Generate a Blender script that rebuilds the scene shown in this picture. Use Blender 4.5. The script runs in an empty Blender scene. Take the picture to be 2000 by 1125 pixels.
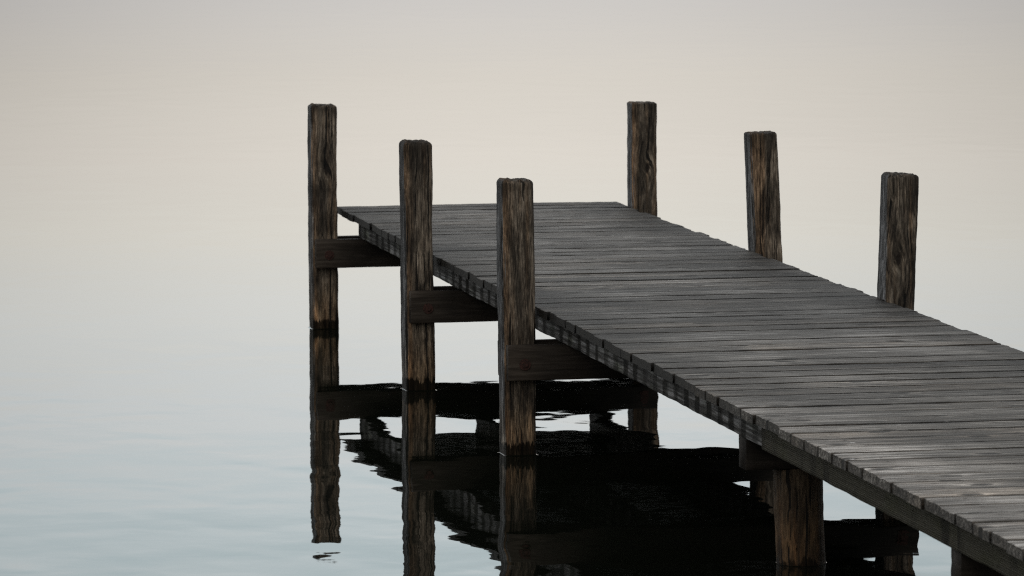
import bpy, bmesh, math, random
from mathutils import Vector, Matrix, noise

random.seed(11)
scene = bpy.context.scene
C = scene.collection

# ------------------------------------------------------------------ camera
cam_d = bpy.data.cameras.new("camera")
cam_d.sensor_width = 36.0
cam_d.lens = 183.15
cam_d.clip_start = 0.5
cam_d.clip_end = 6000.0
cam = bpy.data.objects.new("camera", cam_d)
C.objects.link(cam)
cR = Vector((0.9823670193107774, -0.18689932735295774, -0.004866295857670306))
cU = Vector((0.022407799017502058, 0.09185794448546057, 0.9955199689499439))
cF = Vector((0.1856150045487966, 0.9780750275412525, -0.09442621768623555))
m = Matrix((cR, cU, -cF)).transposed().to_4x4()
m.translation = Vector((-4.5236942087980685, -29.05707862879514, 3.004972109785468))
cam.matrix_world = m
cam_d.dof.use_dof = True
cam_d.dof.focus_distance = 22.5
cam_d.dof.aperture_fstop = 10.0
scene.camera = cam

# ------------------------------------------------------------------ view / exposure
scene.view_settings.view_transform = 'Standard'
scene.view_settings.look = 'None'
scene.view_settings.exposure = 0.0
scene.view_settings.gamma = 1.0
scene.cycles.max_bounces = 8
scene.cycles.use_denoising = False
scene.cycles.filter_width = 1.2
scene.cycles.sample_clamp_indirect = 0.5

# ------------------------------------------------------------------ sky: Nishita dusk under a pale cloud veil
SUN_EL, SUN_ROT = math.radians(32), math.radians(205)
world = bpy.data.worlds.new("World")
scene.world = world
world.use_nodes = True
nt = world.node_tree
nt.nodes.clear()
def wn(t, **k):
    n = nt.nodes.new(t)
    for a, b in k.items(): setattr(n, a, b)
    return n
def wl(a, b): nt.links.new(a, b)
def wmath(op, a, b=None, c=None, clamp=False):
    n = wn('ShaderNodeMath', operation=op, use_clamp=clamp)
    for i, v in enumerate((a, b, c)):
        if v is None: continue
        if isinstance(v, (int, float)): n.inputs[i].default_value = v
        else: wl(v, n.inputs[i])
    return n.outputs[0]
out = wn('ShaderNodeOutputWorld')
bg = wn('ShaderNodeBackground'); bg.inputs['Strength'].default_value = 0.1
sky = wn('ShaderNodeTexSky', sky_type='NISHITA')
sky.sun_disc = False
sky.sun_elevation = SUN_EL
sky.sun_rotation = SUN_ROT
sky.dust_density = 3.0
tc = wn('ShaderNodeTexCoord')
sep = wn('ShaderNodeSeparateXYZ'); wl(tc.outputs['Generated'], sep.inputs[0])
x_, y_, z_ = sep.outputs
low = wn('ShaderNodeValToRGB')            # cloud veil radiance from the horizon up to 14 degrees
wl(wmath('DIVIDE', z_, 0.25, clamp=True), low.inputs[0])
cr = low.color_ramp
stops = [(0.00, (0.60, 0.57, 0.53)), (0.157, (0.735, 0.714, 0.680)), (0.216, (0.888, 0.840, 0.752)),
         (0.275, (1.030, 0.972, 0.870)), (0.334, (1.128, 1.093, 0.980)), (0.392, (1.157, 1.169, 1.107)),
         (0.471, (1.160, 1.215, 1.200)), (0.548, (1.070, 1.205, 1.220)), (0.61, (0.955, 1.125, 1.150)),
         (0.80, (0.92, 0.99, 0.99)), (1.00, (0.82, 0.83, 0.82))]
while len(cr.elements) > 1: cr.elements.remove(cr.elements[0])
cr.elements[0].position = 0.0; LEVEL = (0.556, 0.551, 0.556)
cr.elements[0].color = (*[v * w for v, w in zip(stops[0][1], LEVEL)], 1)
for p_, c_ in stops[1:]:
    e = cr.elements.new(p_); e.color = (*[v * w for v, w in zip(c_, LEVEL)], 1)
# higher up the veil dims towards the zenith, and behind the viewer it is duller still
hi = wn('ShaderNodeMapRange'); hi.interpolation_type = 'SMOOTHSTEP'
wl(z_, hi.inputs['Value'])
for k, v in (('From Min', 0.2), ('From Max', 0.8), ('To Min', 1.0), ('To Max', 0.85)): hi.inputs[k].default_value = v
back = wn('ShaderNodeMapRange'); back.interpolation_type = 'SMOOTHSTEP'
wl(y_, back.inputs['Value'])
for k, v in (('From Min', -0.7), ('From Max', 0.85), ('To Min', 0.46), ('To Max', 1.0)): back.inputs[k].default_value = v
# soft glow low in the sky straight ahead (azimuth of the set sun)
az = wmath('ARCTAN2', x_, y_)
da = wmath('DIVIDE', wmath('SUBTRACT', az, 0.19), 0.11)
glow = wmath('POWER', 2.718, wmath('MULTIPLY', wmath('MULTIPLY', da, da), -0.5))
ga = wn('ShaderNodeMapRange'); wl(z_, ga.inputs['Value'])          # strongest near the horizon, gone higher up
for k, v in (('From Min', 0.03), ('From Max', 0.16), ('To Min', 0.75), ('To Max', 0.30)): ga.inputs[k].default_value = v
gm = wmath('SUBTRACT', 1.0, wmath('MULTIPLY', ga.outputs[0], wmath('SUBTRACT', 1.0, glow)))
gm = wmath('MAXIMUM', gm, 0.68)
# faint streaks of cloud
mp = wn('ShaderNodeMapping'); mp.inputs['Scale'].default_value = (5, 5, 55)
wl(tc.outputs['Generated'], mp.inputs[0])
nz = wn('ShaderNodeTexNoise'); nz.inputs['Scale'].default_value = 1.6; nz.inputs['Detail'].default_value = 4
wl(mp.outputs[0], nz.inputs[0])
cl = wmath('MULTIPLY_ADD', nz.outputs[0], 0.05, 0.975)
k_all = wmath('MULTIPLY', wmath('MULTIPLY', hi.outputs[0], back.outputs[0]), wmath('MULTIPLY', gm, cl))
k_all = wmath('MULTIPLY', k_all, 20.0)
vm = wn('ShaderNodeVectorMath', operation='SCALE'); wl(low.outputs[0], vm.inputs[0]); wl(k_all, vm.inputs['Scale'])
mix = wn('ShaderNodeMix', data_type='RGBA'); mix.inputs[0].default_value = 0.94
wl(sky.outputs[0], mix.inputs[6]); wl(vm.outputs[0], mix.inputs[7])
wl(mix.outputs[2], bg.inputs['Color']); wl(bg.outputs[0], out.inputs['Surface'])

# ------------------------------------------------------------------ sun, wholly softened by the overcast
sun_d = bpy.data.lights.new("sun", 'SUN')
sun_d.energy = 0.5
sun_d.angle = math.radians(40)
sun_d.color = (1.0, 0.93, 0.82)
sun = bpy.data.objects.new("sun", sun_d)
C.objects.link(sun)
sd = Vector((math.sin(SUN_ROT) * math.cos(SUN_EL), math.cos(SUN_ROT) * math.cos(SUN_EL), math.sin(SUN_EL)))
sun.rotation_euler = sd.to_track_quat('Z', 'Y').to_euler()
sun.location = sd * 60

# ------------------------------------------------------------------ node helper
class NT:
    def __init__(self, name):
        self.mat = bpy.data.materials.new(name)
        self.mat.use_nodes = True
        self.t = self.mat.node_tree
        self.t.nodes.clear()
        self.out = self.n('ShaderNodeOutputMaterial')
        self.bsdf = self.n('ShaderNodeBsdfPrincipled')
        self.l(self.bsdf.outputs[0], self.out.inputs['Surface'])
    def n(self, t, **k):
        n = self.t.nodes.new(t)
        for a, b in k.items(): setattr(n, a, b)
        return n
    def l(self, a, b): self.t.links.new(a, b)
    def m(self, op, a, b=None, c=None, clamp=False):
        n = self.n('ShaderNodeMath', operation=op, use_clamp=clamp)
        for i, v in enumerate((a, b, c)):
            if v is None: continue
            if isinstance(v, (int, float)): n.inputs[i].default_value = v
            else: self.l(v, n.inputs[i])
        return n.outputs[0]
    def noise(self, vec, scale=1.0, detail=4.0, rough=0.55, dist=0.0):
        n = self.n('ShaderNodeTexNoise')
        n.inputs['Scale'].default_value = scale
        n.inputs['Detail'].default_value = detail
        n.inputs['Roughness'].default_value = rough
        n.inputs['Distortion'].default_value = dist
        self.l(vec, n.inputs['Vector'])
        return n.outputs['Fac']
    def scale(self, vec, s, off=None):
        n = self.n('ShaderNodeMapping'); n.inputs['Scale'].default_value = s
        self.l(vec, n.inputs['Vector'])
        if off is not None: self.l(off, n.inputs['Location'])
        return n.outputs[0]
    def ramp(self, fac, stops, interp='LINEAR'):
        n = self.n('ShaderNodeValToRGB'); r = n.color_ramp; r.interpolation = interp
        while len(r.elements) > 1: r.elements.remove(r.elements[0])
        for i, (p, c) in enumerate(stops):
            e = r.elements[0] if i == 0 else r.elements.new(p)
            e.position = p
            e.color = (c, c, c, 1) if isinstance(c, (int, float)) else (*c, 1)
        self.l(fac, n.inputs[0])
        return n.outputs[0]
    def rng(self, v, a, b, c=0.0, d=1.0, smooth=True):
        n = self.n('ShaderNodeMapRange'); n.interpolation_type = 'SMOOTHSTEP' if smooth else 'LINEAR'
        self.l(v, n.inputs['Value'])
        for k, x in (('From Min', a), ('From Max', b), ('To Min', c), ('To Max', d)): n.inputs[k].default_value = x
        return n.outputs[0]
    def mixc(self, f, a, b, mode='MIX'):
        n = self.n('ShaderNodeMix', data_type='RGBA', blend_type=mode)
        for s, v in ((0, f), (6, a), (7, b)):
            if isinstance(v, (int, float)): n.inputs[s].default_value = v if s == 0 else (v, v, v, 1)
            elif isinstance(v, tuple): n.inputs[s].default_value = (*v, 1)
            else: self.l(v, n.inputs[s])
        return n.outputs[2]
    def bump(self, h, dist, strength=1.0, prev=None):
        n = self.n('ShaderNodeBump'); n.inputs['Strength'].default_value = strength
        n.inputs['Distance'].default_value = dist
        self.l(h, n.inputs['Height'])
        if prev is not None: self.l(prev, n.inputs['Normal'])
        return n.outputs[0]
    def obj_coord(self, seedmul=37.0):
        tcn = self.n('ShaderNodeTexCoord')
        inf = self.n('ShaderNodeObjectInfo')
        off = self.m('MULTIPLY', inf.outputs['Random'], seedmul)
        a = self.n('ShaderNodeVectorMath', operation='ADD')
        self.l(tcn.outputs['Object'], a.inputs[0]); self.l(off, a.inputs[1])
        return tcn.outputs['Object'], a.outputs[0]

# ------------------------------------------------------------------ materials
def mat_water():
    t = NT("lake_water")
    co = t.n('ShaderNodeTexCoord').outputs['Object']
    sp = t.n('ShaderNodeSeparateXYZ'); t.l(co, sp.inputs[0])
    warp = t.noise(t.scale(co, (0.35, 0.35, 0.35)), 1.0, 2)
    amp = t.rng(warp, 0.30, 0.70, 0.55, 1.25)
    amp = t.m('MULTIPLY', amp, t.rng(sp.outputs[1], -7.5, 2.5, 1.08, 0.15))
    of = t.n('ShaderNodeVectorMath', operation='ADD'); t.l(co, of.inputs[0]); of.inputs[1].default_value = (5.3, 13.7, 0)
    co = of.outputs[0]
    a = t.noise(t.scale(co, (2.1, 1.5, 1)), 1.0, 1.0, 0.4, 0.4)
    b = t.noise(t.scale(co, (4.2, 3.6, 1)), 1.0, 1.0, 0.4, 0.4)
    c = t.noise(t.scale(co, (9.5, 8.0, 1)), 1.0, 1.0, 0.5, 0.3)
    h = t.m('ADD', a, t.m('MULTIPLY', b, 0.17))
    h = t.m('MULTIPLY', t.m('ADD', h, t.m('MULTIPLY', c, 0.042)), amp)
    nrm = t.bump(h, 0.0042)
    p = t.bsdf
    p.inputs['Base Color'].default_value = (0.006, 0.0075, 0.005, 1)
    p.inputs['Roughness'].default_value = 0.012
    p.inputs['IOR'].default_value = 1.333
    t.l(nrm, p.inputs['Normal'])
    return t.mat

def mat_post(name, round_log=False):
    t = NT(name)
    oc, co = t.obj_coord()
    w = t.n('ShaderNodeTexNoise'); w.inputs['Scale'].default_value = 5.0; w.inputs['Detail'].default_value = 2
    t.l(t.scale(co, (1, 1, 0.55)), w.inputs['Vector'])
    sc = t.n('ShaderNodeVectorMath', operation='MULTIPLY_ADD')
    t.l(w.outputs['Color'], sc.inputs[0]); sc.inputs[1].default_value = (0.028, 0.028, 0.02); t.l(co, sc.inputs[2])
    wc = sc.outputs[0]
    if not round_log:          # a big knot with its swirling grain, where the post has one
        kz = t.n('ShaderNodeAttribute', attribute_type='OBJECT', attribute_name='knot_height').outputs['Fac']
        so = t.n('ShaderNodeSeparateXYZ'); t.l(oc, so.inputs[0])
        dx = t.m('SUBTRACT', so.outputs[0], 0.085); dz = t.m('SUBTRACT', so.outputs[2], kz)
        q2 = t.m('ADD', t.m('POWER', t.m('ABSOLUTE', t.m('DIVIDE', dx, 0.055)), 2.0), t.m('POWER', t.m('ABSOLUTE', t.m('DIVIDE', dz, 0.13)), 2.0))
        wk = t.m('POWER', 2.718, t.m('MULTIPLY', q2, -1.0))
        sx = t.n('ShaderNodeCombineXYZ')                        # grain bows out round the knot and slants past it
        t.l(t.m('MULTIPLY', wk, t.m('ADD', t.m('MULTIPLY', dx, -0.85), t.m('MULTIPLY', dz, 0.22))), sx.inputs[0])
        wa = t.n('ShaderNodeVectorMath', operation='ADD'); t.l(wc, wa.inputs[0]); t.l(sx.outputs[0], wa.inputs[1])
        wc = wa.outputs[0]
        core = t.m('ADD', q2, t.m('MULTIPLY', t.m('SUBTRACT', w.outputs['Fac'], 0.5), 0.10))
    grain = t.noise(t.scale(wc, (105, 105, 5.5)), 1.0, 6, 0.70)
    fine = t.noise(t.scale(wc, (210, 210, 18)), 1.0, 4, 0.70)
    patch = t.noise(t.scale(co, (16, 16, 3.0)), 1.0, 5, 0.6, 0.6)
    mixv = t.m('ADD', t.m('MULTIPLY', grain, 0.58), t.m('MULTIPLY', fine, 0.42))
    col = t.ramp(mixv, [(0.34, (0.012, 0.0098, 0.0078)), (0.43, (0.052, 0.041, 0.031)), (0.49, (0.118, 0.095, 0.072)),
                        (0.56, (0.225, 0.187, 0.146)), (0.65, (0.42, 0.365, 0.30))])
    if round_log:
        col = t.ramp(mixv, [(0.33, (0.022, 0.015, 0.009)), (0.45, (0.070, 0.050, 0.032)), (0.54, (0.105, 0.075, 0.048)), (0.66, (0.20, 0.150, 0.100))])
    # black weathered patches, reddish heartwood streaks
    blk = t.rng(patch, 0.38, 0.60, 0.33, 1.12)
    red = t.noise(t.scale(co, (30, 30, 1.2)), 1.0, 3)
    col = t.mixc(t.rng(red, 0.52, 0.68, 0.0, 0.65), col, t.mixc(1.0, col, (1.15, 0.93, 0.73), 'MULTIPLY'))
    col = t.mixc(1.0, col, blk, 'MULTIPLY')
    if not round_log:
        # foxy arris on the front left edge; sky sheen on left-facing sides is painted in as a cooler grey
        s3 = t.n('ShaderNodeSeparateXYZ'); t.l(oc, s3.inputs[0])
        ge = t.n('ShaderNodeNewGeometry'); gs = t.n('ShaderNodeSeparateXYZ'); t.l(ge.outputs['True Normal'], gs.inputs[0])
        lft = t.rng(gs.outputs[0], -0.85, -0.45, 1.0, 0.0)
        ex_ = t.m('ADD', s3.outputs[0], t.m('MULTIPLY', t.m('SUBTRACT', red, 0.5), 0.09))
        fox = t.m('MULTIPLY', t.rng(ex_, 0.010, 0.040, 0.60, 0.0), t.m('SUBTRACT', 1.0, lft))
        col = t.mixc(fox, col, t.mixc(1.0, col, (1.5, 1.12, 0.80), 'MULTIPLY'))
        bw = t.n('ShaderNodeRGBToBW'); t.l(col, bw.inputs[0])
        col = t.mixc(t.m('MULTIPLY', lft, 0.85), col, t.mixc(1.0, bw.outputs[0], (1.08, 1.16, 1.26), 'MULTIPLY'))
    # long drying cracks
    crk = t.noise(t.scale(wc, (62, 62, 1.1)), 1.0, 3, 0.55)
    mot = t.noise(t.scale(co, (9, 9, 5)), 1.0, 6, 0.72)
    col = t.mixc(1.0, col, t.rng(mot, 0.34, 0.66, 0.62, 1.45), 'MULTIPLY')
    crack = t.rng(crk, 0.37, 0.41, 0.06, 1.0)
    col = t.mixc(1.0, col, crack, 'MULTIPLY')
    if not round_log:
        col = t.mixc(t.m('MULTIPLY', t.rng(core, 0.10, 0.9, 1.0, 0.0), 0.6), col, t.mixc(1.0, col, (1.7, 1.7, 1.65), 'MULTIPLY'))
        col = t.mixc(t.rng(core, 0.03, 0.07, 0.9, 0.0), col, (0.012, 0.008, 0.006))
    z = t.n('ShaderNodeSeparateXYZ'); t.l(oc, z.inputs[0])
    # bare yellowish wood just above the tide mark, black wet band with ragged top
    edge = t.noise(t.scale(co, (45, 45, 2)), 1.0, 4, 0.65)
    zz = t.m('ADD', z.outputs[2], t.m('MULTIPLY', t.m('SUBTRACT', edge, 0.5), -0.16))
    dry = t.rng(zz, 0.05, 0.32, 1.0, 0.0)
    col = t.mixc(t.m('MULTIPLY', dry, 0.8), col, t.mixc(1.0, col, (1.45, 1.2, 0.92), 'MULTIPLY'))
    wet = t.rng(zz, 0.052, 0.064, 0.0, 1.0)
    if round_log: wet = t.rng(zz, 0.012, 0.026, 0.15, 1.0)
    col = t.mixc(t.m('MULTIPLY_ADD', wet, -0.93, 0.93), col, (0.0045, 0.004, 0.003))
    # algae-black cap
    if not round_log:
        cap = t.rng(t.m('ADD', z.outputs[2], t.m('MULTIPLY', edge, 0.09)), 1.20, 1.32, 0.0, 0.45)
        col = t.mixc(cap, col, (0.012, 0.010, 0.007))
    p = t.bsdf
    t.l(col, p.inputs['Base Color'])
    t.l(t.m('MULTIPLY_ADD', wet, 0.22, 0.5), p.inputs['Roughness'])
    t.l(t.m('MULTIPLY_ADD', wet, 0.24, 0.08), p.inputs['Specular IOR Level'])
    hgt = t.m('ADD', t.m('MULTIPLY', mixv, 1.0), t.m('MULTIPLY', crack, 0.5))
    t.l(t.bump(hgt, 0.008, 0.8), p.inputs['Normal'])
    return t.mat

def mat_deck():
    t = NT("weathered_deck_wood")
    tcn = t.n('ShaderNodeTexCoord')
    oc = tcn.outputs['Object']
    at = t.n('ShaderNodeAttribute', attribute_name='plank')
    pid = at.outputs['Fac']
    av = t.n('ShaderNodeVectorMath', operation='ADD')
    t.l(oc, av.inputs[0]); t.l(t.m('MULTIPLY', pid, 61.7), av.inputs[1])
    co = av.outputs[0]
    sep_ = t.n('ShaderNodeSeparateXYZ'); t.l(oc, sep_.inputs[0])
    # knots: sparse stretched cells that bend the grain round them
    vo = t.n('ShaderNodeTexVoronoi', voronoi_dimensions='2D'); vo.inputs['Scale'].default_value = 1.0
    t.l(t.scale(co, (2.3, 4.6, 4.6)), vo.inputs['Vector'])
    kd = vo.outputs['Distance']
    kr = t.n('ShaderNodeSeparateColor'); t.l(vo.outputs['Color'], kr.inputs[0])
    has = t.rng(kr.outputs[0], 0.50, 0.51, 0.0, 1.0, False)
    kd = t.m('ADD', kd, t.m('MULTIPLY', t.m('SUBTRACT', t.noise(t.scale(co, (25, 60, 60)), 1.0, 3), 0.5), 0.10))
    knot = t.m('MULTIPLY', t.rng(kd, 0.08, 0.13, 1.0, 0.0), has)
    halo = t.m('MULTIPLY', t.rng(kd, 0.08, 0.34, 1.0, 0.0), has)
    # long grain
    wob = t.noise(t.scale(co, (1.3, 5, 5)), 1.0, 2)
    vy = t.n('ShaderNodeCombineXYZ')
    s2 = t.n('ShaderNodeSeparateXYZ'); t.l(co, s2.inputs[0])
    t.l(s2.outputs[0], vy.inputs[0])
    t.l(t.m('ADD', t.m('ADD', s2.outputs[1], t.m('MULTIPLY', wob, 0.05)), t.m('MULTIPLY', halo, 0.02)), vy.inputs[1])
    t.l(s2.outputs[2], vy.inputs[2])
    g1 = t.noise(t.scale(vy.outputs[0], (1.5, 55, 55)), 1.0, 5, 0.62)
    g2 = t.noise(t.scale(vy.outputs[0], (5.0, 170, 170)), 1.0, 4, 0.6)
    blot = t.noise(t.scale(co, (2.2, 4.5, 4.5)), 1.0, 4, 0.6)
    big = t.noise(t.scale(oc, (1.3, 0.75, 1)), 1.0, 4, 0.6)
    gv = t.m('ADD', t.m('MULTIPLY', g1, 0.55), t.m('MULTIPLY', g2, 0.45))
    gv = t.m('ADD', gv, t.m('MULTIPLY', t.m('SUBTRACT', blot, 0.5), 0.16))
    col = t.ramp(gv, [(0.35, (0.006, 0.0055, 0.005)), (0.43, (0.046, 0.0425, 0.0385)), (0.50, (0.112, 0.105, 0.097)),
                      (0.56, (0.215, 0.206, 0.195)), (0.65, (0.50, 0.49, 0.475))])
    rnd = t.n('ShaderNodeTexWhiteNoise', noise_dimensions='1D'); t.l(t.m('MULTIPLY', pid, 91.3), rnd.inputs['W'])
    tone = t.m('MULTIPLY_ADD', rnd.outputs['Value'], 0.85, 0.60)
    tone = t.m('MULTIPLY', tone, t.rng(big, 0.32, 0.68, 0.55, 1.38))
    col = t.mixc(1.0, col, tone, 'MULTIPLY')
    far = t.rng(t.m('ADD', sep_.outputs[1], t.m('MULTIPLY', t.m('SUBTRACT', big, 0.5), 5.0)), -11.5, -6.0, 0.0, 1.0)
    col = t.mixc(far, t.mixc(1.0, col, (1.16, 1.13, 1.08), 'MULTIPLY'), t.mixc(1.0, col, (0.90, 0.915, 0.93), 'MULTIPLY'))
    # brownish planks among grey ones
    rs = t.n('ShaderNodeSeparateColor'); t.l(rnd.outputs['Color'], rs.inputs[0])
    brn = t.m('MULTIPLY', t.rng(rs.outputs[1], 0.45, 0.95, 0.0, 0.55), t.rng(blot, 0.4, 0.65, 0.2, 1.0))
    col = t.mixc(brn, col, t.mixc(1.0, col, (1.05, 0.90, 0.74), 'MULTIPLY'))
    # splits along the grain and knots
    spl = t.noise(t.scale(vy.outputs[0], (1.1, 38, 38)), 1.0, 2, 0.4)
    split = t.m('MULTIPLY', t.rng(spl, 0.69, 0.715, 0.0, 1.0), 0.85)
    col = t.mixc(split, col, (0.010, 0.009, 0.008))
    col = t.mixc(t.m('MULTIPLY', t.m('MULTIPLY', t.rng(kd, 0.10, 0.24, 1.0, 0.0), has), 0.6), col, t.mixc(1.0, col, (1.7, 1.68, 1.65), 'MULTIPLY'))
    col = t.mixc(t.m('MULTIPLY', knot, 0.92), col, (0.011, 0.009, 0.007))
    # grime along the joints, a paler worn line beside it, nail heads over the stringers
    u = t.n('ShaderNodeAttribute', attribute_name='across').outputs['Fac']
    ua = t.m('ABSOLUTE', u)
    jn = t.noise(t.scale(co, (3.5, 14, 14)), 1.0, 4, 0.65)
    joint = t.rng(t.m('ADD', ua, t.m('MULTIPLY', t.m('SUBTRACT', jn, 0.5), 0.14)), 0.85, 0.93, 0.0, 0.86)
    col = t.mixc(joint, col, t.mixc(1.0, col, (0.16, 0.14, 0.115), 'MULTIPLY'))
    nx = t.m('MINIMUM', t.m('MINIMUM', t.m('ABSOLUTE', t.m('SUBTRACT', sep_.outputs[0], 0.135)), t.m('ABSOLUTE', t.m('SUBTRACT', sep_.outputs[0], 0.81))),
             t.m('ABSOLUTE', t.m('SUBTRACT', sep_.outputs[0], 1.475)))
    nx = t.m('ADD', nx, t.m('MULTIPLY', t.m('SUBTRACT', rnd.outputs['Value'], 0.5), 0.012))
    nu = t.m('MULTIPLY', t.m('ABSOLUTE', t.m('SUBTRACT', ua, 0.55)), 0.09)
    nd = t.m('SQRT', t.m('ADD', t.m('MULTIPLY', nx, nx), t.m('MULTIPLY', nu, nu)))
    nail = t.rng(nd, 0.005, 0.009, 0.9, 0.0)
    ndx = t.m('SQRT', t.m('ADD', t.m('MULTIPLY', t.m('MULTIPLY', nx, 0.25), t.m('MULTIPLY', nx, 0.25)), t.m('MULTIPLY', nu, nu)))
    col = t.mixc(t.rng(ndx, 0.004, 0.016, 0.35, 0.0), col, t.mixc(1.0, col, (0.40, 0.30, 0.22), 'MULTIPLY'))
    col = t.mixc(nail, col, (0.018, 0.011, 0.008))
    # pale droppings and scuffs
    dv = t.n('ShaderNodeTexVoronoi', voronoi_dimensions='2D'); dv.inputs['Scale'].default_value = 1.0
    t.l(t.scale(oc, (2.2, 2.2, 2.2)), dv.inputs['Vector'])
    dc = t.n('ShaderNodeSeparateColor'); t.l(dv.outputs['Color'], dc.inputs[0])
    dn = t.m('ADD', dv.outputs['Distance'], t.m('MULTIPLY', t.m('SUBTRACT', t.noise(t.scale(oc, (60, 60, 60)), 1.0, 3), 0.5), 0.09))
    drp = t.m('MULTIPLY', t.rng(dn, 0.012, 0.022, 0.8, 0.0), t.rng(dc.outputs[1], 0.66, 0.67, 0.0, 1.0, False))
    col = t.mixc(drp, col, (0.42, 0.41, 0.39))
    # algae along both edges of the outer half, bleached ends plus a painted silvery sheen on the near half
    xe = t.m('MINIMUM', sep_.outputs[0], t.m('SUBTRACT', 1.615, sep_.outputs[0]))
    xe = t.m('ADD', xe, t.m('MULTIPLY', t.m('SUBTRACT', big, 0.5), 0.5))
    alg = t.m('MULTIPLY', t.rng(xe, 0.04, 0.50, 0.80, 0.0), t.rng(sep_.outputs[1], -10.2, -8.4, 0.0, 1.0))
    col = t.mixc(alg, col, t.mixc(1.0, col, (0.34, 0.33, 0.31), 'MULTIPLY'))
    bleach_sheen = t.m('MULTIPLY', t.rng(t.m('ADD', sep_.outputs[0], t.m('MULTIPLY', blot, 0.4)), 0.25, 0.85, 0.9, 0.0), t.rng(sep_.outputs[1], -10.4, -9.0, 1.0, 0.0))
    col = t.mixc(bleach_sheen, col, t.mixc(1.0, col, (2.35, 2.4, 2.5), 'MULTIPLY'))
    # sawn ends and undersides stay dark and damp
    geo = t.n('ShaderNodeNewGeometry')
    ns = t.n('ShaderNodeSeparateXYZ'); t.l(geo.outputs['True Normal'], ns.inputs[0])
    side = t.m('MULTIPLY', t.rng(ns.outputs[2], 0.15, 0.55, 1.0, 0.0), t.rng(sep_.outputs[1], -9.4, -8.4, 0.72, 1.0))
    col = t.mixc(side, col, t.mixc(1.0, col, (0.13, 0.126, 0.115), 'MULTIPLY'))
    p = t.bsdf
    t.l(col, p.inputs['Base Color'])
    p.inputs['Roughness'].default_value = 0.62
    p.inputs['Specular IOR Level'].default_value = 0.28
    hgt = t.m('ADD', gv, t.m('MULTIPLY', t.m('ADD', split, knot), -0.5))
    t.l(t.bump(hgt, 0.004, 0.7), p.inputs['Normal'])
    return t.mat

def mat_stringer(name, near):
    t = NT(name)
    oc, co = t.obj_coord(11.0)
    s = t.n('ShaderNodeSeparateXYZ'); t.l(oc, s.inputs[0])
    g = t.noise(t.scale(co, (30, 2.0, 130 if near else 60)), 1.0, 5, 0.6)
    v = t.noise(t.scale(co, (5, 26, 5)), 1.0, 4, 0.65)
    if near:
        wv = t.n('ShaderNodeTexWave', wave_type='BANDS', bands_direction='Z')
        wv.inputs['Scale'].default_value = 42; wv.inputs['Distortion'].default_value = 1.2
        wv.inputs['Detail'].default_value = 2; wv.inputs['Detail Scale'].default_value = 0.6
        t.l(t.scale(co, (1, 0.25, 1)), wv.inputs['Vector'])
        gv = t.m('ADD', t.m('MULTIPLY', g, 0.65), t.m('MULTIPLY', wv.outputs['Fac'], 0.35))
        col = t.ramp(gv, [(0.25, (0.022, 0.020, 0.014)), (0.5, (0.062, 0.058, 0.042)), (0.75, (0.115, 0.108, 0.082))])
        lo, hi_ = 0.5, 0.0
    else:
        gv = g
        col = t.ramp(gv, [(0.32, (0.018, 0.017, 0.016)), (0.5, (0.115, 0.113, 0.111)), (0.62, (0.35, 0.35, 0.357))])
    # dark runs where water drips from the gap between two planks
    yy = t.m('ADD', s.outputs[1], t.m('MULTIPLY', t.m('SUBTRACT', v, 0.5), 0.10))
    ph = t.m('FRACT', t.m('DIVIDE', t.m('ADD', yy, 0.093 + 20.0), 0.2))
    d = t.m('ABSOLUTE', t.m('SUBTRACT', ph, 0.5))
    run = t.rng(d, 0.20, 0.36, 0.0, 1.0)
    patch = t.noise(t.scale(co, (2, 2.6, 2)), 1.0, 2)
    run = t.m('MULTIPLY', run, t.rng(patch, 0.35, 0.55, 0.6, 1.0) if not near else t.rng(patch, 0.45, 0.65, 0.0, 0.75))
    col = t.mixc(run, col, t.mixc(1.0, col, (0.10, 0.095, 0.08), 'MULTIPLY'))
    grn = t.noise(t.scale(co, (3, 3.5, 9)), 1.0, 3)
    col = t.mixc(t.rng(grn, 0.5, 0.7, 0.0, 0.5), col, t.mixc(1.0, col, (0.75, 0.85, 0.55), 'MULTIPLY'))
    p = t.bsdf
    t.l(col, p.inputs['Base Color'])
    p.inputs['Roughness'].default_value = 0.75
    p.inputs['Specular IOR Level'].default_value = 0.22
    t.l(t.bump(t.m('ADD', gv, t.m('MULTIPLY', v, 0.5)), 0.005, 0.7), p.inputs['Normal'])
    return t.mat

def mat_beam():
    t = NT("dark_beam_wood")
    oc, co = t.obj_coord(11.0)
    w = t.noise(t.scale(co, (2, 8, 8)), 1.0, 2)
    a = t.n('ShaderNodeVectorMath', operation='ADD'); t.l(co, a.inputs[0]); t.l(t.m('MULTIPLY', w, 0.04), a.inputs[1])
    g = t.noise(t.scale(a.outputs[0], (3, 70, 70)), 1.0, 5, 0.6)
    col = t.ramp(g, [(0.30, (0.012, 0.0095, 0.0078)), (0.5, (0.023, 0.0188, 0.0156)), (0.70, (0.042, 0.036, 0.031))])
    pt = t.noise(t.scale(co, (4, 9, 9)), 1.0, 4)
    col = t.mixc(1.0, col, t.rng(pt, 0.35, 0.65, 0.6, 1.25), 'MULTIPLY')
    s = t.n('ShaderNodeSeparateXYZ'); t.l(oc, s.inputs[0])
    ed = t.m('ADD', s.outputs[0], t.m('MULTIPLY', t.m('SUBTRACT', pt, 0.5), 0.3))
    col = t.mixc(t.rng(ed, -0.14, 0.05, 0.9, 0.0), col, t.mixc(1.0, col, (2.6, 2.55, 2.45), 'MULTIPLY'))
    p = t.bsdf
    t.l(col, p.inputs['Base Color'])
    p.inputs['Roughness'].default_value = 0.7
    p.inputs['Specular IOR Level'].default_value = 0.25
    t.l(t.bump(g, 0.004, 0.6), p.inputs['Normal'])
    return t.mat

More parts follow.
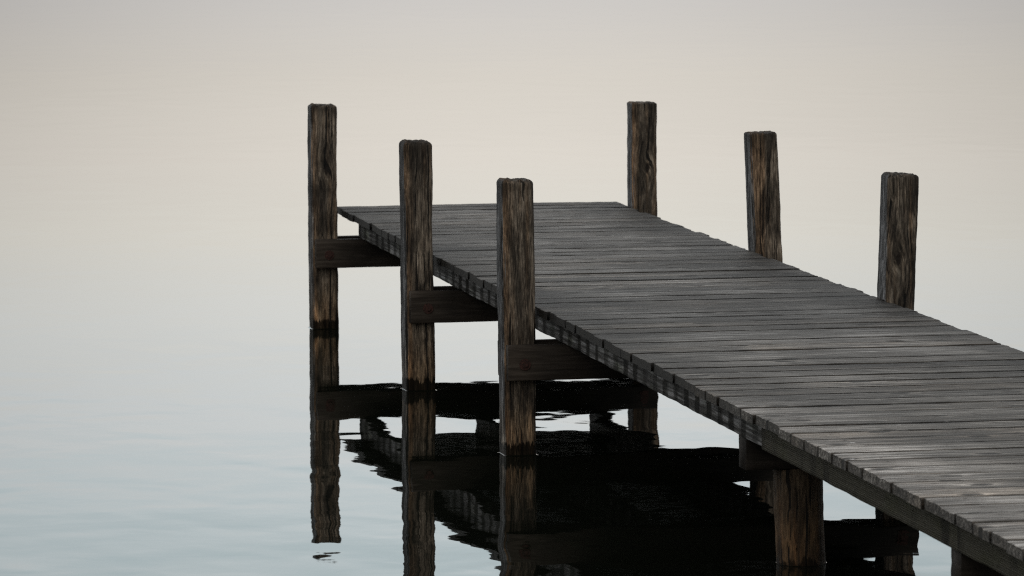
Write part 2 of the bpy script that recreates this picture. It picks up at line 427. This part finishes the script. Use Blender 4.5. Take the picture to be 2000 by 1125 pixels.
def mat_bolt():
    t = NT("rusty_iron")
    oc, co = t.obj_coord()
    g = t.noise(co, 120.0, 4)
    t.l(t.ramp(g, [(0.3, (0.014, 0.006, 0.005)), (0.55, (0.048, 0.0175, 0.013)), (0.75, (0.085, 0.033, 0.025))]), t.bsdf.inputs['Base Color'])
    t.bsdf.inputs['Roughness'].default_value = 0.8
    t.l(t.bump(g, 0.002, 0.8), t.bsdf.inputs['Normal'])
    return t.mat

M_WATER = mat_water()
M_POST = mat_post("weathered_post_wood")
M_PILE = mat_post("stripped_log_wood", True)
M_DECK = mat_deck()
M_STR_FAR = mat_stringer("stained_stringer_wood", False)
M_STR_NEAR = mat_stringer("sawn_stringer_wood", True)
M_BEAM = mat_beam()
M_BOLT = mat_bolt()

# ------------------------------------------------------------------ object helpers
def link(name, me, mat, parent=None, loc=(0, 0, 0)):
    me.materials.append(mat)
    o = bpy.data.objects.new(name, me)
    C.objects.link(o)
    if parent is not None: o.parent = parent
    o.location = loc
    return o
def mesh(name, verts, faces, smooth=True):
    me = bpy.data.meshes.new(name)
    me.from_pydata([tuple(v) for v in verts], [], faces)
    me.update()
    if smooth:
        for p in me.polygons: p.use_smooth = True
    return me
def fix_normals(me):
    bm = bmesh.new(); bm.from_mesh(me)
    bmesh.ops.recalc_face_normals(bm, faces=bm.faces)
    bm.to_mesh(me); bm.free()
    return me

def nz3(x, y, z): return noise.noise(Vector((x, y, z)))

def rounded_square(s, r, n_side=9, n_corner=4):
    """outline of a square s x s with corner at (0,0), counter-clockwise, and unit normals"""
    pts = []
    for k, (cx, cy, a0) in enumerate(((s - r, r, -90), (s - r, s - r, 0), (r, s - r, 90), (r, r, 180))):
        for i in range(n_corner + 1):
            a = math.radians(a0 + 90 * i / n_corner)
            pts.append((cx + r * math.cos(a), cy + r * math.sin(a), math.cos(a), math.sin(a)))
        nx = ((s - r, s - r, 90), (r, s - r, 180), (r, r, 270), (s - r, r, 0))[k]
        a = math.radians(a0 + 90)
        p0 = pts[-1]
        q0 = (nx[0] + r * math.cos(a), nx[1] + r * math.sin(a))
        for i in range(1, n_side):
            f = i / n_side
            pts.append((p0[0] + (q0[0] - p0[0]) * f, p0[1] + (q0[1] - p0[1]) * f, math.cos(a), math.sin(a)))
    return pts

def timber_mesh(name, outline, z0, z1, seed, lean=(0, 0), rough=1.0, top_r=0.018, centre=(0.0735, 0.0735), taper=0.0, top_slope=(0, 0)):
    """a standing timber: ring after ring of a wobbling outline, worn round at the top, splintered end grain"""
    verts, faces = [], []
    n = len(outline)
    nz = int((z1 - z0) / 0.018)
    zs = [z0 + (z1 - top_r - z0) * i / nz for i in range(nz + 1)]
    rings = [(z, 0.0) for z in zs]
    for i in range(1, 5):
        a = math.pi / 2 * i / 4
        rings.append((z1 - top_r + top_r * math.sin(a), top_r * (1 - math.cos(a))))
    for f in (0.45, 0.75):
        rings.append((z1, top_r + (centre[0] - top_r) * f))
    for z, ins in rings:
        capf = min(1.0, ins / top_r) if top_r else 0
        k = 1.0 + taper * (z - z0)
        for (x, y, nx, ny) in outline:
            d = 0.0030 * nz3(x * 34 + seed, y * 34, z * 3.0) + 0.0022 * nz3(x * 85, y * 85 + seed, z * 7)
            d += 0.0040 * nz3(seed * 3.1 + nx, ny * 2.0, z * 1.7) + 0.0016 * nz3(x * 20, y * 20 + seed, z * 26)
            d = d * rough
            px = centre[0] + (x - centre[0]) * k + nx * d
            py = centre[1] + (y - centre[1]) * k + ny * d
            if ins:
                f = max(0.0, 1 - ins / centre[0])
                px = centre[0] + (px - centre[0]) * f; py = centre[1] + (py - centre[1]) * f
            zz = z + (0.007 * nz3(px * 55 + seed, py * 55, 2.2) + 0.005 * nz3(px * 140, py * 140 + seed, 5.0)
                      + top_slope[0] * (px - centre[0]) + top_slope[1] * (py - centre[1])) * min(1, capf * 1.2) * (1 if ins else 0)
            verts.append((px + lean[0] * z, py + lean[1] * z, zz))
    R = len(rings)
    for j in range(R - 1):
        for i in range(n):
            a, b = j * n + i, j * n + (i + 1) % n
            faces.append((a, b, b + n, a + n))
    verts.append((centre[0] + lean[0] * z1, centre[1] + lean[1] * z1, z1 + 0.003))
    c = len(verts) - 1
    for i in range(n): faces.append(((R - 1) * n + i, (R - 1) * n + (i + 1) % n, c))
    return mesh(name, verts, faces)

def board_mesh(name, x0, x1, y0, y1, z0, z1, axis, bev=0.006, seed=0.0, wob=0.0018, step=0.04, sag=None):
    """a sawn timber lying along axis 0 (x) or 1 (y): bevelled section swept with a little wander, capped ends"""
    if axis == 0: a0, a1, b0, b1 = x0, x1, y0, y1
    else: a0, a1, b0, b1 = y0, y1, x0, x1
    sec = []
    for k, (cb, cz, an) in enumerate(((b1 - bev, z0 + bev, -90), (b1 - bev, z1 - bev, 0), (b0 + bev, z1 - bev, 90), (b0 + bev, z0 + bev, 180))):
        for i in range(3):
            t_ = math.radians(an + 45 * i)
            sec.append((cb + bev * math.cos(t_), cz + bev * math.sin(t_)))
        nb = ((b1, z1 - bev), (b0 + bev, z1), (b0, z0 + bev), (b1 - bev, z0))[k]
        p0 = sec[-1]
        for i in range(1, 5): sec.append((p0[0] + (nb[0] - p0[0]) * i / 5, p0[1] + (nb[1] - p0[1]) * i / 5))
    n = len(sec)
    cb, cz = (b0 + b1) / 2, (z0 + z1) / 2
    ns = max(6, int((a1 - a0) / step))
    st = [(a0, 0.93), (a0 + 0.003, 1.0)] + [(a0 + (a1 - a0) * i / ns, 1.0) for i in range(1, ns)] + [(a1 - 0.003, 1.0), (a1, 0.93)]
    verts, faces = [], []
    def put(a, b, z): verts.append((a, b, z) if axis == 0 else (b, a, z))
    for a, k in st:
        for b, z in sec:
            db = wob * nz3(a * 5 + seed, b * 30, z * 30) + wob * 0.6 * nz3(a * 22, b * 60 + seed, z * 60)
            dz = wob * nz3(a * 5 - seed, b * 30 + 9, z * 30) + wob * 0.6 * nz3(a * 22, b * 60 - seed, z * 60)
            kk = 1 - (1 - k) * 0.25
            put(a + (0.003 * nz3(b * 60, z * 60, seed) if k < 1 else 0), cb + (b - cb) * kk + db, cz + (z - cz) * kk + dz + (sag(a) if sag else 0))
    for j in range(len(st) - 1):
        for i in range(n):
            q, r = j * n + i, j * n + (i + 1) % n
            faces.append((q, r, r + n, q + n))
    faces.append(tuple(range(n))); faces.append(tuple((len(st) - 1) * n + i for i in range(n)))
    return fix_normals(mesh(name, verts, faces))

# ------------------------------------------------------------------ measures (metres)
DECK_W, DECK_Z, PLANK_T, PITCH = 1.615, 0.676, 0.037, 0.2
Y_FAR = 0.107
ROW_Y = (-0.104, -3.245, -5.905)          # front faces of the three rows of posts
S = 0.147

# ------------------------------------------------------------------ the jetty
jetty = bpy.data.objects.new("jetty", None)
C.objects.link(jetty)
jetty.empty_display_size = 0.3
jetty['label'] = "weathered grey plank jetty on brown timber posts standing in still water"
jetty['category'] = "jetty"

def deck_mesh():
    """all planks of the walkway, each with its own width, wander, cup and worn arrises"""
    verts, faces, pid, side_u = [], [], [], []
    rnd = random.Random(5)
    count = 87
    for k in range(count):
        yb = Y_FAR - (k + 1) * PITCH; yf = Y_FAR - k * PITCH
        gap = rnd.uniform(0.005, 0.011)
        y0, y1 = yb + gap * rnd.uniform(0.2, 0.8), yf - gap * rnd.uniform(0.2, 0.8)
        if k == 0: y1 += 0.0
        z1 = DECK_Z + rnd.uniform(-0.0018, 0.0018)
        tilt = rnd.uniform(-0.006, 0.006)
        skew = rnd.uniform(-0.0025, 0.0025)
        cup = rnd.uniform(-0.001, 0.0025)
        xl = rnd.uniform(-0.006, 0.006)
        xr = DECK_W + rnd.uniform(-0.014, 0.012)
        t = PLANK_T + rnd.uniform(-0.002, 0.002)
        val = rnd.random()
        b = 0.005
        hw = (y1 - y0) / 2; cy = (y0 + y1) / 2
        sec = []
        nt_ = 10
        for i in range(nt_ + 1):                       # top, from -hw to hw
            u = -1 + 2 * i / nt_
            yy = u * (hw - b)
            sec.append((yy, -cup * (1 - u * u)))
        sec += [(hw - b * 0.35, -b * 0.3), (hw, -b)]
        sec += [(hw, -t * 0.5), (hw, -t), (0, -t), (-hw, -t), (-hw, -t * 0.5), (-hw, -b), (-hw + b * 0.35, -b * 0.3)]
        n = len(sec)
        base = len(verts)
        nx = 46
        xs = [xl, xl + 0.003, xl + 0.010] + [xl + 0.010 + (xr - xl - 0.020) * i / nx for i in range(1, nx)] + [xr - 0.010, xr - 0.003, xr]
        sd = k * 7.31
        for j, x in enumerate(xs):
            e = min(j, len(xs) - 1 - j)
            drop = (0.0012, 0.0004, 0.0, 0.0)[min(e, 3)]
            # the outer right corner of the far end has worn down and rounded
            for (yy, zz) in sec:
                wy = 0.0022 * nz3(x * 3.1, sd, 1.0 if yy > 0 else 4.0) + 0.0012 * nz3(x * 14, sd, 2.0 if yy > 0 else 5.0)
                edge = abs(yy) / hw
                wz = 0.0016 * nz3(x * 2.2, sd, 7.0) + 0.0013 * nz3(x * 9, yy * 40, sd)
                wz += 0.0011 * nz3(x * 30, yy * 120, sd) * (1 if zz > -t * 0.4 else 0)
                ex = 0.0015 * nz3(yy * 60, zz * 60, sd + (0 if j < 5 else 3)) if e == 0 else 0
                if k < 10: z1c = -0.0045 * (1 - k / 10) * max(0.0, min(1.0, (x - 1.0) / 0.6)) ** 1.5
                else: z1c = 0.0
                z = z1 + z1c + zz + tilt * yy + wz - (drop if zz > -t * 0.4 else 0)
                if e < 2 and zz > -t * 0.4: z -= 0.006 * max(0.0, nz3(yy * 45, sd, 11.0 if j < 5 else 17.0)) * (1.0, 0.5)[e]
                verts.append((x + ex, cy + yy + wy + skew * (x - 0.8), z))
                pid.append(val); side_u.append(yy / hw)
        for j in range(len(xs) - 1):
            for i in range(n):
                a, b2 = base + j * n + i, base + j * n + (i + 1) % n
                faces.append((a, b2, b2 + n, a + n))
        for st_ in (base, base + (len(xs) - 1) * n):         # sawn ends, crisp against the long faces
            c0 = len(verts)
            for i in range(n):
                verts.append(verts[st_ + i]); pid.append(val); side_u.append(side_u[st_ + i])
            faces.append(tuple(range(c0, c0 + n)))
    me = mesh("deck", verts, faces)
    fix_normals(me)
    au = me.attributes.new('across', 'FLOAT', 'POINT')
    au.data.foreach_set('value', side_u)
    at = me.attributes.new('plank', 'FLOAT', 'POINT')
    at.data.foreach_set('value', pid)
    return me
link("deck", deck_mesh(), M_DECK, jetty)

# stringers: three under the outer bay, three under the near bay
for i, x in enumerate((0.10, 0.765, 1.43)):
    link("stringer", board_mesh("stringer", 0, 0.085, -9.88 + 5, 0.0 - 0.045 + 5, 0.513, 0.6385, 1, seed=i * 3.3, wob=0.003), M_STR_FAR, jetty, (x, -5, 0))
for i, x in enumerate((0.078, 0.765, 1.44)):
    link("stringer", board_mesh("stringer", 0, 0.085, -17.2 + 13, -9.886 + 13, 0.516, 0.6385, 1, seed=20 + i * 3.3, wob=0.0018), M_STR_NEAR, jetty, (x, -13, 0))

def bolt_mesh():
    bm = bmesh.new()
    def disc(r0, r1, y0, y1, seg):
        bmesh.ops.create_cone(bm, cap_ends=True, segments=seg, radius1=r0, radius2=r1, depth=abs(y1 - y0),
                              matrix=Matrix.Translation((0, (y0 + y1) / 2, 0)) @ Matrix.Rotation(math.radians(90), 4, 'X'))
    disc(0.0245, 0.0265, -0.006, 0.004, 24)       # washer
    disc(0.0105, 0.0135, -0.014, -0.004, 10)      # hexagon head
    bmesh.ops.recalc_face_normals(bm, faces=bm.faces)
    me = bpy.data.meshes.new("bolt"); bm.to_mesh(me); bm.free()
    me.materials.append(M_BOLT)
    return me
BOLT = bolt_mesh()

# twin cross beams clamped to the front and back of each row of posts
beam_x = ((-0.159, 1.802), (-0.154, 1.80), (-0.159, 1.77))
bolt_x = (-0.086, -0.068, -0.083)
for r, yr in enumerate(ROW_Y):
    for side in (0, 1):
        y = yr - 0.0275 - 0.001 if side == 0 else yr + S + 0.0275 + 0.001
        x0, x1 = beam_x[r]
        o = link("cross_beam", board_mesh("cross_beam", x0, x1, -0.0275, 0.0275, -0.0805, 0.0805, 0, bev=0.004, seed=r * 5 + side * 2.7, wob=0.0012),
                 M_BEAM, jetty, (0, y, 0.431))
        for bx in (bolt_x[r], x1 - 0.075):
            b = bpy.data.objects.new("bolt", BOLT)
            C.objects.link(b); b.parent = o
            b.location = (bx, -0.0275 if side == 0 else 0.0275, -0.006)
            b.rotation_euler = (0, random.uniform(0, 1), 0 if side == 0 else math.pi)

# square posts
POSTS = [  # x of the front left corner at the water, row, height, lean in x, seed
    (-0.174, 0, 1.266, 0.000, 1.3, (-0.03, 0.0)), (-0.169, 1, 1.264, -0.0075, 8.1, (-0.02, 0)), (-0.166, 2, 1.260, -0.0072, 15.7, (-0.03, 0)),
    (1.674, 0, 1.250, -0.004, 23.9, (0.0, 0)), (1.664, 1, 1.277, -0.040, 31.2, (0.03, 0)), (1.597, 2, 1.252, 0.031, 44.6, (-0.05, 0))]
TOP_R = (0.016, 0.024, 0.019, 0.010, 0.012, 0.018)
KNOT = {1.3: 0.90, 8.1: -2.0, 15.7: -2.0, 23.9: 0.88, 31.2: -2.0, 44.6: 0.86}     # height of each post's big knot above the water
for x, r, h, lean, seed, sl in POSTS:
    me = timber_mesh("post", rounded_square(S, 0.014), -0.7, h, seed, (lean, 0), top_slope=sl, top_r=TOP_R[r + (3 if x > 1 else 0)], rough=1.25)
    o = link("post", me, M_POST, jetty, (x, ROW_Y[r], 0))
    o['knot_height'] = KNOT[seed]
    o['label'] = "brown weathered square post, blackened at its worn top"

# round piles carrying single cross beams under the near bay
def circle(r, n=44):
    return [(r + r * math.cos(2 * math.pi * i / n), r + r * math.sin(2 * math.pi * i / n), math.cos(2 * math.pi * i / n), math.sin(2 * math.pi * i / n)) for i in range(n)]
R_P = 0.093
for row, (yb, xs) in enumerate(((-9.43, (0.352, 1.30)), (-12.56, (0.352, 1.30)), (-15.7, (0.352, 1.30)))):
    o = link("cross_beam", board_mesh("cross_beam", 0.112 if row == 0 else 0.098, 1.50, -0.062, 0.062, -0.066, 0.066, 0, bev=0.005, seed=50 + row, wob=0.0015),
             M_BEAM, jetty, (0, yb, 0.448))
    for i, x in enumerate(xs):
        me = timber_mesh("pile", circle(R_P), -0.7, 0.381, 60 + row * 9 + i * 4, (-0.04 if i == 0 else 0.01, 0), rough=1.5, top_r=0.004,
                         centre=(R_P, R_P), taper=0.05)
        o = link("pile", me, M_PILE, jetty, (x - R_P, yb - R_P + 0.02, 0))
        o['label'] = "round brown log pile with drying cracks"

# ------------------------------------------------------------------ the lake: one sheet, with the small meniscus where it meets each timber
wv, wf = [], []
Lx = 3000.0
wv += [(-Lx, -Lx, 0), (Lx, -Lx, 0), (Lx, Lx, 0), (-Lx, Lx, 0)]
wf.append((0, 1, 2, 3))
def meniscus(ox, oy, outline):
    base = len(wv); n = len(outline)
    prof = [(-0.008, 0.0065), (0.000, 0.0042), (0.002, 0.0026), (0.004, 0.0014), (0.007, 0.0005), (0.011, 0.0001)]
    for d, z in prof:
        for (x, y, nx, ny) in outline: wv.append((ox + x + nx * d, oy + y + ny * d, z))
    for j in range(len(prof) - 1):
        for i in range(n):
            a, b = base + j * n + i, base + j * n + (i + 1) % n
            wf.append((a, a + n, b + n, b))
for x, r, h, lean, seed, sl in POSTS: meniscus(x, ROW_Y[r], rounded_square(S, 0.014))
for yb in (-9.43, -12.56, -15.7):
    for x in (0.352, 1.30): meniscus(x - R_P, yb - R_P + 0.02, circle(R_P))
wo = link("water", mesh("water", wv, wf), M_WATER)
wo['kind'] = "structure"
